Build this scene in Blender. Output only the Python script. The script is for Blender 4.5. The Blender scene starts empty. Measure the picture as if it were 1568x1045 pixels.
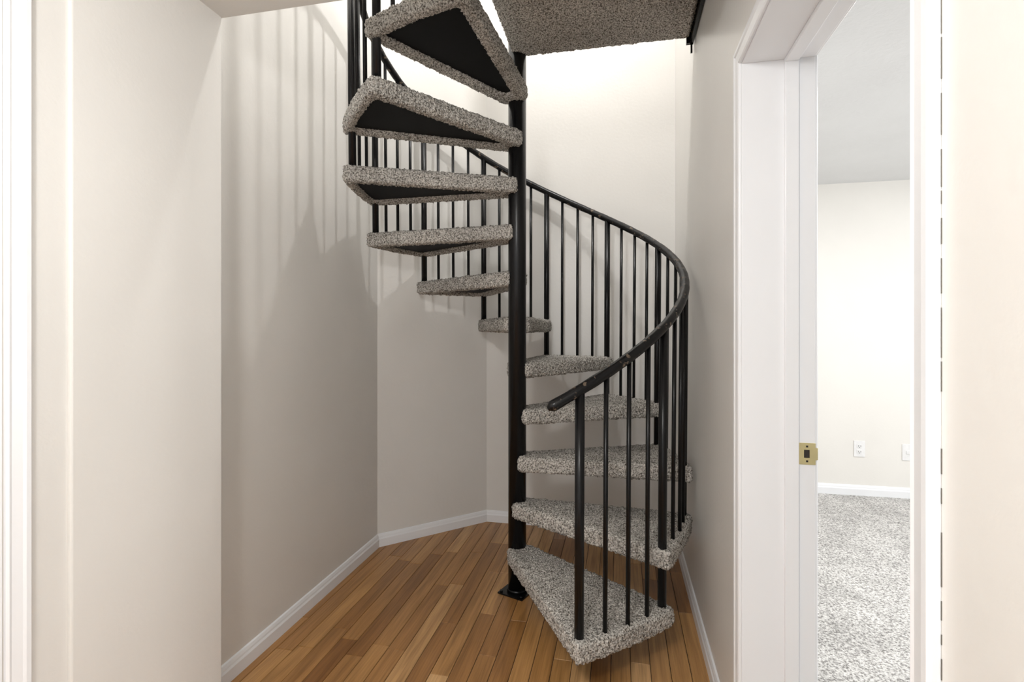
import bpy, bmesh, math, random
from mathutils import Vector, Matrix
random.seed(7)
S=bpy.context.scene
A=math.radians(12.0)
CA,SA=math.cos(A),math.sin(A)
def W(u,v,z=0.0): return Vector((u*CA+v*SA, -u*SA+v*CA, z))

# ---------------------------------------------------------------- materials
def newmat(name):
    m=bpy.data.materials.new(name); m.use_nodes=True
    nt=m.node_tree; b=nt.nodes['Principled BSDF']
    return m,nt,b
def N(nt,t,**k):
    n=nt.nodes.new(t)
    for a,v in k.items(): setattr(n,a,v)
    return n
def ramp(nt,stops):
    r=N(nt,'ShaderNodeValToRGB'); e=r.color_ramp.elements
    e[0].position,e[0].color=stops[0][0],(*stops[0][1],1)
    e[1].position,e[1].color=stops[-1][0],(*stops[-1][1],1)
    for p,c in stops[1:-1]:
        x=e.new(p); x.color=(*c,1)
    return r
def paint(name,col,rough=0.4,bump=0.1,scale=90,spec=0.4,var=0.03):
    m,nt,b=newmat(name)
    tc=N(nt,'ShaderNodeTexCoord')
    n1=N(nt,'ShaderNodeTexNoise'); n1.inputs['Scale'].default_value=1.7; n1.inputs['Detail'].default_value=3
    nt.links.new(tc.outputs['Object'],n1.inputs['Vector'])
    r=ramp(nt,[(0.3,tuple(c*(1-var) for c in col)),(0.7,tuple(min(1,c*(1+var)) for c in col))])
    nt.links.new(n1.outputs['Fac'],r.inputs['Fac']); nt.links.new(r.outputs['Color'],b.inputs['Base Color'])
    n2=N(nt,'ShaderNodeTexNoise'); n2.inputs['Scale'].default_value=scale; n2.inputs['Detail'].default_value=3
    nt.links.new(tc.outputs['Object'],n2.inputs['Vector'])
    bp=N(nt,'ShaderNodeBump'); bp.inputs['Strength'].default_value=bump; bp.inputs['Distance'].default_value=0.004
    nt.links.new(n2.outputs['Fac'],bp.inputs['Height']); nt.links.new(bp.outputs['Normal'],b.inputs['Normal'])
    b.inputs['Roughness'].default_value=rough; b.inputs['Specular IOR Level'].default_value=spec
    return m
def carpet_mat(name,dark,mid,light,scale,lo=0.36):
    m,nt,b=newmat(name)
    tc=N(nt,'ShaderNodeTexCoord')
    n=N(nt,'ShaderNodeTexNoise'); n.inputs['Scale'].default_value=scale; n.inputs['Detail'].default_value=2.5; n.inputs['Roughness'].default_value=0.65
    nt.links.new(tc.outputs['Object'],n.inputs['Vector'])
    r=ramp(nt,[(lo,dark),(0.45,mid),(0.56,light),(0.70,tuple(min(1,c*1.2) for c in light))])
    nt.links.new(n.outputs['Fac'],r.inputs['Fac'])
    big=N(nt,'ShaderNodeTexNoise'); big.inputs['Scale'].default_value=5; big.inputs['Detail'].default_value=3
    nt.links.new(tc.outputs['Object'],big.inputs['Vector'])
    mr=N(nt,'ShaderNodeMapRange'); mr.inputs[1].default_value=0.3; mr.inputs[2].default_value=0.7; mr.inputs[3].default_value=0.86; mr.inputs[4].default_value=1.12
    nt.links.new(big.outputs['Fac'],mr.inputs[0])
    mx=N(nt,'ShaderNodeMix',data_type='RGBA',blend_type='MULTIPLY'); mx.inputs[0].default_value=1
    nt.links.new(r.outputs['Color'],mx.inputs[6]); nt.links.new(mr.outputs[0],mx.inputs[7])
    nt.links.new(mx.outputs[2],b.inputs['Base Color'])
    v=N(nt,'ShaderNodeTexVoronoi'); v.inputs['Scale'].default_value=scale*1.2
    nt.links.new(tc.outputs['Object'],v.inputs['Vector'])
    bp=N(nt,'ShaderNodeBump'); bp.invert=True; bp.inputs['Strength'].default_value=0.7; bp.inputs['Distance'].default_value=0.005
    nt.links.new(v.outputs['Distance'],bp.inputs['Height']); nt.links.new(bp.outputs['Normal'],b.inputs['Normal'])
    b.inputs['Roughness'].default_value=1; b.inputs['Specular IOR Level'].default_value=0.05
    return m
M_wall=paint('paint_wall_cream',(0.765,0.748,0.715),0.34,0.16,60)
M_wall2=paint('paint_wall_bedroom',(0.80,0.78,0.74),0.5,0.08,70)
M_ceil=paint('paint_ceiling',(0.75,0.755,0.76),0.8,0.5,45)
M_trim=paint('paint_trim_white',(0.86,0.87,0.89),0.3,0.05,25,0.5,0.015)
M_carpet=carpet_mat('carpet_speckled',(0.095,0.086,0.075),(0.31,0.29,0.262),(0.61,0.585,0.545),155)
M_carpet2=carpet_mat('carpet_bedroom',(0.22,0.213,0.205),(0.44,0.43,0.42),(0.66,0.65,0.635),115)
def steel(name,wear):
    m,nt,b=newmat(name)
    tc=N(nt,'ShaderNodeTexCoord')
    n=N(nt,'ShaderNodeTexNoise'); n.inputs['Scale'].default_value=38; n.inputs['Detail'].default_value=5
    nt.links.new(tc.outputs['Object'],n.inputs['Vector'])
    r=ramp(nt,[(0.0,(0.004,0.004,0.0045)),(wear,(0.006,0.006,0.0065)),(wear+0.04,(0.12,0.09,0.065))])
    nt.links.new(n.outputs['Fac'],r.inputs['Fac']); nt.links.new(r.outputs['Color'],b.inputs['Base Color'])
    bp=N(nt,'ShaderNodeBump'); bp.inputs['Strength'].default_value=0.2; bp.inputs['Distance'].default_value=0.002
    nt.links.new(n.outputs['Fac'],bp.inputs['Height']); nt.links.new(bp.outputs['Normal'],b.inputs['Normal'])
    b.inputs['Roughness'].default_value=0.27; b.inputs['Specular IOR Level'].default_value=0.28
    return m
M_steel=steel('black_painted_steel',0.80)
M_rail=steel('black_rail_worn',0.60)
M_pan=steel('black_flat_steel',0.85); M_pan.node_tree.nodes['Principled BSDF'].inputs['Roughness'].default_value=0.6; M_pan.node_tree.nodes['Principled BSDF'].inputs['Specular IOR Level'].default_value=0.12
def simple(name,col,rough,metal=0):
    m,nt,b=newmat(name)
    tc=N(nt,'ShaderNodeTexCoord'); n=N(nt,'ShaderNodeTexNoise'); n.inputs['Scale'].default_value=30
    nt.links.new(tc.outputs['Object'],n.inputs['Vector'])
    r=ramp(nt,[(0.3,tuple(c*0.92 for c in col)),(0.7,col)])
    nt.links.new(n.outputs['Fac'],r.inputs['Fac']); nt.links.new(r.outputs['Color'],b.inputs['Base Color'])
    b.inputs['Roughness'].default_value=rough; b.inputs['Metallic'].default_value=metal
    return m
M_brass=simple('brass',(0.88,0.76,0.42),0.3,1.0)
M_plastic=simple('white_plastic',(0.86,0.86,0.86),0.35)
M_dark=simple('dark_gap',(0.03,0.025,0.02),0.8)
M_caulk=simple('grey_gap',(0.16,0.15,0.13),0.8)
# wood floor
M_wood,nt,b=newmat('oak_hardwood')
tc=N(nt,'ShaderNodeTexCoord'); at=N(nt,'ShaderNodeAttribute'); at.attribute_name='plank'
sep=N(nt,'ShaderNodeSeparateColor'); nt.links.new(at.outputs['Color'],sep.inputs[0])
mp=N(nt,'ShaderNodeMapping'); mp.inputs['Scale'].default_value=(26,1.6,1)
nt.links.new(tc.outputs['Object'],mp.inputs['Vector'])
off=N(nt,'ShaderNodeVectorMath',operation='SCALE'); off.inputs['Scale'].default_value=40
nt.links.new(at.outputs['Color'],off.inputs[0])
ad=N(nt,'ShaderNodeVectorMath',operation='ADD'); nt.links.new(mp.outputs[0],ad.inputs[0]); nt.links.new(off.outputs[0],ad.inputs[1])
g=N(nt,'ShaderNodeTexNoise'); g.inputs['Scale'].default_value=1.0; g.inputs['Detail'].default_value=5; g.inputs['Distortion'].default_value=1.2
nt.links.new(ad.outputs[0],g.inputs['Vector'])
mp2=N(nt,'ShaderNodeMapping'); mp2.inputs['Scale'].default_value=(150,5,1); nt.links.new(tc.outputs['Object'],mp2.inputs['Vector'])
g2=N(nt,'ShaderNodeTexNoise'); g2.inputs['Scale'].default_value=1.0; g2.inputs['Detail'].default_value=3
nt.links.new(mp2.outputs[0],g2.inputs['Vector'])
base=ramp(nt,[(0.0,(0.25,0.110,0.033)),(0.35,(0.375,0.186,0.062)),(0.7,(0.47,0.252,0.090)),(1.0,(0.62,0.375,0.17))])
nt.links.new(sep.outputs[0],base.inputs['Fac'])
gr=ramp(nt,[(0.30,(0.70,0.66,0.60)),(0.5,(0.98,0.97,0.96)),(0.7,(1.18,1.20,1.22))])
nt.links.new(g.outputs['Fac'],gr.inputs['Fac'])
gr2=ramp(nt,[(0.35,(0.84,0.82,0.80)),(0.6,(1.05,1.05,1.05))]); nt.links.new(g2.outputs['Fac'],gr2.inputs['Fac'])
m1=N(nt,'ShaderNodeMix',data_type='RGBA',blend_type='MULTIPLY'); m1.inputs[0].default_value=1
nt.links.new(base.outputs[0],m1.inputs[6]); nt.links.new(gr.outputs[0],m1.inputs[7])
m2=N(nt,'ShaderNodeMix',data_type='RGBA',blend_type='MULTIPLY'); m2.inputs[0].default_value=1
nt.links.new(m1.outputs[2],m2.inputs[6]); nt.links.new(gr2.outputs[0],m2.inputs[7])
nt.links.new(m2.outputs[2],b.inputs['Base Color'])
b.inputs['Roughness'].default_value=0.28; b.inputs['Specular IOR Level'].default_value=0.45

# ---------------------------------------------------------------- helpers
def obj_from_bm(bm,name,mat,room=True,smooth=False):
    bmesh.ops.recalc_face_normals(bm,faces=bm.faces)
    me=bpy.data.meshes.new(name); bm.to_mesh(me); bm.free()
    ms=mat if isinstance(mat,(list,tuple)) else [mat]
    for m in ms: me.materials.append(m)
    if smooth:
        for p in me.polygons: p.use_smooth=True
    o=bpy.data.objects.new(name,me); S.collection.objects.link(o)
    if room: o.rotation_euler=(0,0,-A)
    return o
def box(bm,x0,x1,y0,y1,z0,z1,mi=0):
    vs=[bm.verts.new(p) for p in ((x0,y0,z0),(x1,y0,z0),(x1,y1,z0),(x0,y1,z0),(x0,y0,z1),(x1,y0,z1),(x1,y1,z1),(x0,y1,z1))]
    fs=[]
    for f in ((0,3,2,1),(4,5,6,7),(0,1,5,4),(1,2,6,5),(2,3,7,6),(3,0,4,7)):
        q=bm.faces.new([vs[i] for i in f]); q.material_index=mi; fs.append(q)
    return fs
def boxes(name,mat,lst,bevel=0):
    bm=bmesh.new()
    for l in lst: box(bm,*l)
    o=obj_from_bm(bm,name,mat)
    if bevel:
        m=o.modifiers.new('b','BEVEL'); m.width=bevel; m.segments=3; m.limit_method='ANGLE'
    return o
def prism(bm,pts,z0,z1,mi=0):
    lo=[bm.verts.new((p[0],p[1],z0)) for p in pts]; hi=[bm.verts.new((p[0],p[1],z1)) for p in pts]
    n=len(pts)
    f=[bm.faces.new(lo[::-1]),bm.faces.new(hi)]
    for i in range(n): f.append(bm.faces.new((lo[i],lo[(i+1)%n],hi[(i+1)%n],hi[i])))
    for q in f: q.material_index=mi
def sweep_rows(bm,rows,closed_profile=True):
    n=len(rows[0]); vs=[[bm.verts.new(p) for p in r] for r in rows]
    for a,c in zip(vs[:-1],vs[1:]):
        for i in range(n if closed_profile else n-1):
            bm.faces.new((a[i],a[(i+1)%n],c[(i+1)%n],c[i]))
    bm.faces.new(vs[0][::-1]); bm.faces.new(vs[-1])

# room constants
UR,UL,VB=0.33,-1.375,3.23
UH,VH,ZH=-1.266,1.418,2.275
TOP=5.1
UD=0.514          # bedroom face of the wall
V0,V1,ZD=0.662,1.502,1.995   # door opening
VF=4.28
# ---------------------------------------------------------------- shell
boxes('wall_right',M_wall,[(UR,UD,V1+0.019,VF+0.1,0,TOP),(UR,UD,V0-0.019,V1+0.019,ZD+0.019,TOP),(UR,UD,-1.6,V0-0.019,0,TOP)])
boxes('wall_back',M_wall,[(-0.858,UR,VB,VB+0.1,0,TOP)])
bm=bmesh.new(); prism(bm,[(UL,2.713),(-0.858,VB),(-0.858,VB+0.1),(-1.475,2.713)],0,TOP)
obj_from_bm(bm,'wall_back_diagonal',M_wall)
boxes('wall_left_stairwell',M_wall,[(-1.475,UL,VH,2.713,0,TOP),(-1.475,UL,-1.6,VH,2.62,TOP)])
VL0,VL1=0.03,0.822; UH2=UH-0.009
boxes('wall_left_hall',M_wall,[(-1.475,UH,0.952,VH,0,2.62),(-1.475,UH2,VL1,0.965,0,2.62),(-1.475,UH2,VL0,VL1,2.03,2.62),(-1.475,UH2,-1.6,VL0,0,2.62)],0.006)
boxes('ceiling_hall',M_wall,[(UH2,UR,-1.6,VH,ZH,2.62)])
boxes('ceiling_upper',M_ceil,[(-1.475,UR,-1.6,VB+0.1,TOP,TOP+0.1)])
boxes('wall_upper_front',M_wall,[(-1.475,UR,-1.7,-1.6,2.62,TOP)])
boxes('floor_bedroom',M_carpet2,[(0.455,3.6,-1.0,VF,-0.05,0.012)])
boxes('ceiling_bedroom',M_ceil,[(UD,3.6,-1.0,VF,2.37,2.45)])
boxes('wall_bedroom_far',M_wall2,[(UD,3.7,VF,VF+0.1,0,2.45)])
boxes('wall_bedroom_right',M_wall2,[(3.6,3.7,-1.0,VF,0,2.45)])
boxes('wall_bedroom_near',M_wall2,[(UD,3.7,-1.1,-1.0,0,2.45)])

# floor planks
bm=bmesh.new(); cl=bm.loops.layers.float_color.new('plank')
box(bm,-1.475,0.455,-1.6,VB,-0.05,-0.0022,1)
w=0.072; u=-1.40
while u<0.455:
    u1=min(u+w,0.455); v=-1.6-random.random()*0.6
    while v<VB:
        L=random.choice((0.32,0.45,0.6,0.75,0.95))*random.uniform(0.85,1.15)
        a,c=max(v,-1.6),min(v+L,VB)
        if c-a>0.02:
            r=min(1,max(0,random.gauss(0.55,0.25))); col=(r,random.random(),random.random(),1)
            g_=0.0008; e=0.0012
            x0,x1,y0,y1=u+g_,u1-g_,a+g_,c-g_
            t=[bm.verts.new(p) for p in ((x0+e,y0+e,0),(x1-e,y0+e,0),(x1-e,y1-e,0),(x0+e,y1-e,0))]
            d=[bm.verts.new(p) for p in ((x0,y0,-0.0022),(x1,y0,-0.0022),(x1,y1,-0.0022),(x0,y1,-0.0022))]
            fs=[bm.faces.new(t)]+[bm.faces.new((d[i],d[(i+1)%4],t[(i+1)%4],t[i])) for i in range(4)]
            for f in fs:
                for l in f.loops: l[cl]=col
        v+=L
    u=u1
obj_from_bm(bm,'floor',[M_wood,M_dark])

# ---------------------------------------------------------------- baseboards
BP=[(0,0),(0.015,0),(0.015,0.045),(0.011,0.053),(0.010,0.060),(0.006,0.070),(0,0.073)]
def baseboard(name,pts,side=1,z=0.0,sc=1.0):
    P=[Vector(p) for p in pts]; rows=[]
    for i,p in enumerate(P):
        ds=[]
        if i>0: ds.append((P[i]-P[i-1]).normalized())
        if i<len(P)-1: ds.append((P[i+1]-P[i]).normalized())
        ns=[Vector((-d.y,d.x))*side for d in ds]
        n=sum(ns,Vector((0,0))).normalized(); k=1/max(0.3,n.dot(ns[0]))
        rows.append([(p.x+n.x*k*a*sc,p.y+n.y*k*a*sc,z+h*sc) for a,h in BP])
    bm=bmesh.new(); sweep_rows(bm,rows); return obj_from_bm(bm,name,M_trim)
baseboard('baseboard_left',[(UL,VH+0.001),(UL,2.713),(-0.858,VB),(UR,VB),(UR,V1+0.050)],-1)
baseboard('baseboard_hall_left',[(UH,VL1+0.055),(UH,VH),(UL,VH)],-1)
baseboard('baseboard_bedroom',[(UD,VF),(3.6,VF)],-1,0.012,1.05)

# ---------------------------------------------------------------- door casings
CP=[(0.003,0),(0.003,0.006),(0.008,0.009),(0.013,0.0075),(0.032,0.010),(0.037,0.013),(0.046,0.013),(0.049,0.009),(0.049,0)]
def casing(v0,v1,zt,uw,sgn,parts=None):
    nodes=[((v1,0),(1,0)),((v1,zt),(1,1)),((v0,zt),(-1,1)),((v0,0),(-1,0))]
    rows=[[(uw+sgn*b_,p[0]+a*o[0],p[1]+a*o[1]) for a,b_ in CP] for p,o in nodes]
    bm=bmesh.new(); sweep_rows(bm,rows)
    if parts:
        for q in parts: box(bm,*q)
    return bm
bm=casing(V0,V1,ZD,UR,-1,[
  (UR,UD,V1,V1+0.019,0,ZD+0.019),(UR,UD,V0-0.019,V0,0,ZD+0.019),(UR,UD,V0,V1,ZD,ZD+0.019),
  (0.437,0.471,V1-0.011,V1,0,ZD),(0.437,0.471,V0,V0+0.011,0,ZD),(0.437,0.471,V0+0.011,V1-0.011,ZD-0.011,ZD)])
nodes=[((V1,0),(1,0)),((V1,ZD),(1,1)),((V0,ZD),(-1,1)),((V0,0),(-1,0))]
sweep_rows(bm,[[(UD+b_,p[0]+a*o[0],p[1]+a*o[1]) for a,b_ in CP] for p,o in nodes])
o=obj_from_bm(bm,'trim_door_frame',M_trim)
m=o.modifiers.new('b','BEVEL'); m.width=0.0012; m.segments=2; m.limit_method='ANGLE'; m.angle_limit=1.0
# caulk crack along near casing
bm=bmesh.new(); z=0.1
while z<ZD+0.04:
    L=random.uniform(0.006,0.06); wd=random.uniform(0.0004,0.0011)
    box(bm,UR-0.0008,UR+0.001,V0-0.049-wd,V0-0.049,z,z+L); z+=L+random.choice((0.004,0.015,0.03,0.06))
crack=obj_from_bm(bm,'caulk_gap',M_caulk)
crack.parent=bpy.data.objects['trim_door_frame']; crack.rotation_euler=(0,0,0)
# left hall door: frame + panel door
bm=casing(VL0,VL1,2.03,UH2,1,[(-1.475,UH2,VL1-0.019,VL1,0,2.03),(-1.475,UH2,VL0,VL0+0.019,0,2.03),(-1.475,UH2,VL0+0.019,VL1-0.019,2.011,2.03)])
obj_from_bm(bm,'trim_hall_door_frame',M_trim)
bm=bmesh.new(); x0,x1=-1.42,-1.385
a0,a1=VL0+0.021,VL1-0.021
box(bm,x0,x1-0.01,a0,a1,0.008,2.008)
for q in ((a0,a0+0.11,0.008,2.008),(a1-0.11,a1,0.008,2.008),(a0+0.11,a1-0.11,0.008,0.22),(a0+0.11,a1-0.11,0.9,1.04),(a0+0.11,a1-0.11,1.88,2.008)):
    box(bm,x1-0.01,x1,*q)
obj_from_bm(bm,'door_1',M_trim)

# strike plate (far jamb, bedroom edge)
bm=bmesh.new(); zc=0.925
yj=V1
def ringplate(bm,u0,u1,z0,z1,y0,y1,hu0,hu1,hz0,hz1):
    box(bm,u0,hu0,y0,y1,z0,z1); box(bm,hu1,u1,y0,y1,z0,z1); box(bm,hu0,hu1,y0,y1,z0,hz0); box(bm,hu0,hu1,y0,y1,hz1,z1)
ringplate(bm,0.474,0.5145,zc-0.029,zc+0.029,yj-0.0018,yj,0.486,0.500,zc-0.011,zc+0.011)
box(bm,0.5145,0.520,yj-0.0018,yj+0.006,zc-0.016,zc+0.016)
box(bm,0.486,0.500,yj-0.0006,yj,zc-0.011,zc+0.011,1)
for zz in (zc-0.020,zc+0.020): box(bm,0.491,0.496,yj-0.0026,yj-0.0018,zz-0.0025,zz+0.0025,1)
sp=obj_from_bm(bm,'strike_plate',[M_brass,M_dark]); sp.parent=bpy.data.objects['trim_door_frame']; sp.rotation_euler=(0,0,0)

# outlets
def outlet(u,z,kind=0):
    bm=bmesh.new(); y=VF
    box(bm,u-0.037,u+0.037,y-0.006,y,z-0.060,z+0.060)
    if kind==0:
        for dz in (-0.021,0.021):
            box(bm,u-0.017,u+0.017,y-0.009,y-0.006,z+dz-0.014,z+dz+0.014)
            box(bm,u-0.009,u-0.006,y-0.0096,y-0.009,z+dz-0.005,z+dz+0.006,1)
            box(bm,u+0.006,u+0.009,y-0.0096,y-0.009,z+dz-0.005,z+dz+0.006,1)
            box(bm,u-0.0025,u+0.0025,y-0.0096,y-0.009,z+dz-0.011,z+dz-0.007,1)
    else:
        box(bm,u-0.012,u+0.012,y-0.010,y-0.006,z-0.012,z+0.012)
    o=obj_from_bm(bm,'electrical_outlet',[M_plastic,M_dark])
    mm=o.modifiers.new('b','BEVEL'); mm.width=0.0012; mm.segments=2
outlet(1.765,0.362,0); outlet(2.085,0.350,1)

# ---------------------------------------------------------------- spiral staircase
PX,PY=0.025,2.44
H=0.22; R=0.80; T0=-76.5; NT=11
stair=bpy.data.objects.new('spiral_staircase',None); S.collection.objects.link(stair)
stair.location=(PX,PY,0)
def child(bm,name,mat,smooth=False):
    o=obj_from_bm(bm,name,mat,room=False,smooth=smooth); o.parent=stair; return o
tex=bpy.data.textures.new('carpet_pile','CLOUDS'); tex.noise_scale=0.010; tex.noise_depth=2
def treadpoly(th0,th1,inset=0.0,n=8):
    c=math.radians((th0+th1)/2); d=Vector((math.cos(c),math.sin(c))); s=Vector((-d.y,d.x))
    hw=0.060-inset*0.8
    pts=[d*(0.0+inset*1.8)-s*hw]
    ro=R-inset; da=math.degrees(inset/R); a0=math.radians(th0+da); a1=math.radians(th1-da)
    E0=Vector((math.cos(a0),math.sin(a0)))*ro; E1=Vector((math.cos(a1),math.sin(a1)))*ro
    for i in range(n+1):
        t=i/n; a=a0+(a1-a0)*t
        arc=Vector((math.cos(a),math.sin(a)))*ro
        pts.append(arc*0.35+E0.lerp(E1,t)*0.65)
    pts.append(d*(0.0+inset*1.8)+s*hw)
    return pts
def pile(o,vox=0.0058,st=0.019):
    m=o.modifiers.new('b','BEVEL'); m.width=0.015; m.segments=3; m.limit_method='ANGLE'; m.angle_limit=0.9
    m=o.modifiers.new('r','REMESH'); m.mode='VOXEL'; m.voxel_size=vox; m.use_smooth_shade=True
    m=o.modifiers.new('d','DISPLACE'); m.texture=tex; m.strength=st; m.mid_level=0.5; m.texture_coords='GLOBAL'
for i in range(NT):
    th0=T0+30*i; th1=th0+34; zt=H*(i+1)
    outer=treadpoly(th0,th1); inner=treadpoly(th0,th1,0.048)
    bm=bmesh.new(); n=len(outer); TH=0.072
    ot=[bm.verts.new((p.x,p.y,zt)) for p in outer]; ob=[bm.verts.new((p.x,p.y,zt-TH)) for p in outer]
    ib=[bm.verts.new((p.x,p.y,zt-TH)) for p in inner]; it=[bm.verts.new((p.x,p.y,zt-0.026)) for p in inner]
    bm.faces.new(ot); bm.faces.new(it[::-1])
    for k in range(n):
        j=(k+1)%n
        bm.faces.new((ot[k],ob[k],ob[j],ot[j])); bm.faces.new((ob[k],ib[k],ib[j],ob[j])); bm.faces.new((ib[k],it[k],it[j],ib[j]))
    o=child(bm,'tread_carpet_%d'%(i+1),M_carpet,True); pile(o)
    bm=bmesh.new(); prism(bm,[tuple(p) for p in treadpoly(th0,th1,0.032)],zt-0.052,zt-0.020)
    child(bm,'tread_pan_%d'%(i+1),M_pan)
def cyl(bm,x,y,z0,z1,r,seg=32,x2=None,y2=None):
    x2=x if x2 is None else x2; y2=y if y2 is None else y2
    a=[bm.verts.new((x+r*math.cos(2*math.pi*k/seg),y+r*math.sin(2*math.pi*k/seg),z0)) for k in range(seg)]
    c=[bm.verts.new((x2+r*math.cos(2*math.pi*k/seg),y2+r*math.sin(2*math.pi*k/seg),z1)) for k in range(seg)]
    bm.faces.new(a[::-1]); bm.faces.new(c)
    for k in range(seg):
        f=bm.faces.new((a[k],a[(k+1)%seg],c[(k+1)%seg],c[k])); f.smooth=True
bm=bmesh.new(); cyl(bm,0,0,0,3.6,0.0430,40); cyl(bm,0,0,0.006,0.022,0.049,40)
child(bm,'centre_pole',M_steel)
bm=bmesh.new(); box(bm,-0.068,0.068,-0.068,0.068,0,0.007)
for sx in (-1,1):
    for sy in (-1,1): cyl(bm,sx*0.055,sy*0.055,0.007,0.015,0.008,6)
o=child(bm,'base_plate',M_steel); o.rotation_euler=(0,0,math.radians(-32))
# rail
RR=0.765
def rail_z(th): return 1.043+(th+76.5)*0.00712
RT0,RT1=-83.0,256
def tube(bm,pts,r,seg=14):
    rows=[]; n=len(pts)
    for i,p in enumerate(pts):
        t=(pts[min(n-1,i+1)]-pts[max(0,i-1)]).normalized()
        s=t.cross(Vector((0,0,1))).normalized(); q=s.cross(t)
        rr=r(i) if callable(r) else r
        rows.append([p+(s*math.cos(2*math.pi*k/seg)+q*math.sin(2*math.pi*k/seg))*rr for k in range(seg)])
    sweep_rows(bm,rows)
    for f in bm.faces: f.smooth=True
NP=340
pts=[]
for i in range(NP+1):
    th=RT0+(RT1-RT0)*i/NP; a=math.radians(th)
    pts.append(Vector((RR*math.cos(a),RR*math.sin(a),rail_z(th))))
rad=0.0190
def rf(i):
    d=(pts[min(i,NP)]-pts[0]).length
    if d<0.014: return rad*math.sqrt(max(0.15,1-(1-d/0.014)**2))
    return rad*(1+0.04*math.sin(i*0.9)*math.sin(i*0.37))
bm=bmesh.new(); tube(bm,pts,rf)
child(bm,'handrail',M_rail,True)
# balusters
bm=bmesh.new(); RB=0.757
k=0
while True:
    th=-74.6+7.5*k
    if th>RT1-2: break
    a=math.radians(th); x,y=RB*math.cos(a),RB*math.sin(a)
    ti=int(math.floor((th+76.5)/30))
    zr=rail_z(th)-0.012
    if k%4==0:
        zb=H*(ti)-0.03 if ti>0 else H*(ti+1)-0.05
        cyl(bm,x,y,zb,zr,0.0165,14,RR*math.cos(a),RR*math.sin(a))
    else:
        zb=H*(ti+1)-0.04
        if ti>=NT: zb=2.6
        cyl(bm,x,y,zb,zr,0.0084,10,RR*math.cos(a),RR*math.sin(a))
    k+=1
child(bm,'balusters',M_steel)
# landing (room-aligned)
pu,pv=PX*CA-PY*SA, PX*SA+PY*CA
bm=bmesh.new(); box(bm,pu-0.02,UR-0.022,VH+0.03,pv+0.015,2.575,2.65)
o=obj_from_bm(bm,'landing_carpet',M_carpet,smooth=True); pile(o,0.007,0.017)
o.parent=stair; o.location=-stair.location
bm=bmesh.new(); box(bm,UR-0.018,UR-0.004,VH+0.01,pv+0.03,2.555,2.66); box(bm,UR-0.035,UR-0.006,pv+0.012,pv+0.03,2.555,3.5)
box(bm,UR-0.016,UR-0.008,pv+0.02,pv+0.028,2.515,2.56)
o=obj_from_bm(bm,'landing_bracket',M_steel); o.parent=stair; o.location=-stair.location

# ---------------------------------------------------------------- lights
def area(name,loc,target,size,power,col=(1,1,1),shape='DISK',spread=None):
    l=bpy.data.lights.new(name,'AREA'); l.shape=shape; l.size=size; l.energy=power; l.color=col
    o=bpy.data.objects.new(name,l); S.collection.objects.link(o); o.location=loc
    d=Vector(target)-Vector(loc); o.rotation_euler=d.to_track_quat('-Z','Y').to_euler(); return o
def point(name,loc,r,power,col=(1,1,1)):
    l=bpy.data.lights.new(name,'POINT'); l.shadow_soft_size=r; l.energy=power; l.color=col
    o=bpy.data.objects.new(name,l); S.collection.objects.link(o); o.location=loc; return o
point('hall_fill_light',W(-0.42,-0.35,2.10),0.12,50,(1,0.992,0.98))  # unseen fill added behind the camera to brighten hall and alcove
point('upstairs_lamp',W(-0.30,1.95,4.0),0.038,66,(1,0.985,0.97))
area('upstairs_ceiling_light',W(-0.5,1.8,5.05),W(-0.5,1.8,0),0.6,18,(1,0.985,0.97))
area('bedroom_daylight_fill',W(3.5,2.0,1.5),W(0.6,2.6,1.2),1.6,64,(0.97,0.985,1.0),'SQUARE')  # added daylight fill in front of the solid side wall, no window there
area('bedroom_fill_light',W(1.6,2.6,2.35),W(1.6,2.6,0),0.4,25,(1,0.985,0.965))  # added soft fill just under the bedroom ceiling, no fixture behind it
w=bpy.data.worlds.new('world'); S.world=w; w.use_nodes=True
w.node_tree.nodes['Background'].inputs[0].default_value=(0.99,0.995,1.0,1); w.node_tree.nodes['Background'].inputs[1].default_value=1.25

# ---------------------------------------------------------------- camera
c=bpy.data.cameras.new('cam'); co=bpy.data.objects.new('camera',c); S.collection.objects.link(co)
co.location=(0,0,1.26); co.rotation_euler=(math.radians(90),0,0)
c.sensor_width=36; c.lens=776/1568*36; c.shift_y=-17.5/1568; c.clip_start=0.02
S.camera=co
S.view_settings.view_transform='Standard'; S.view_settings.look='None'; S.view_settings.exposure=0.08
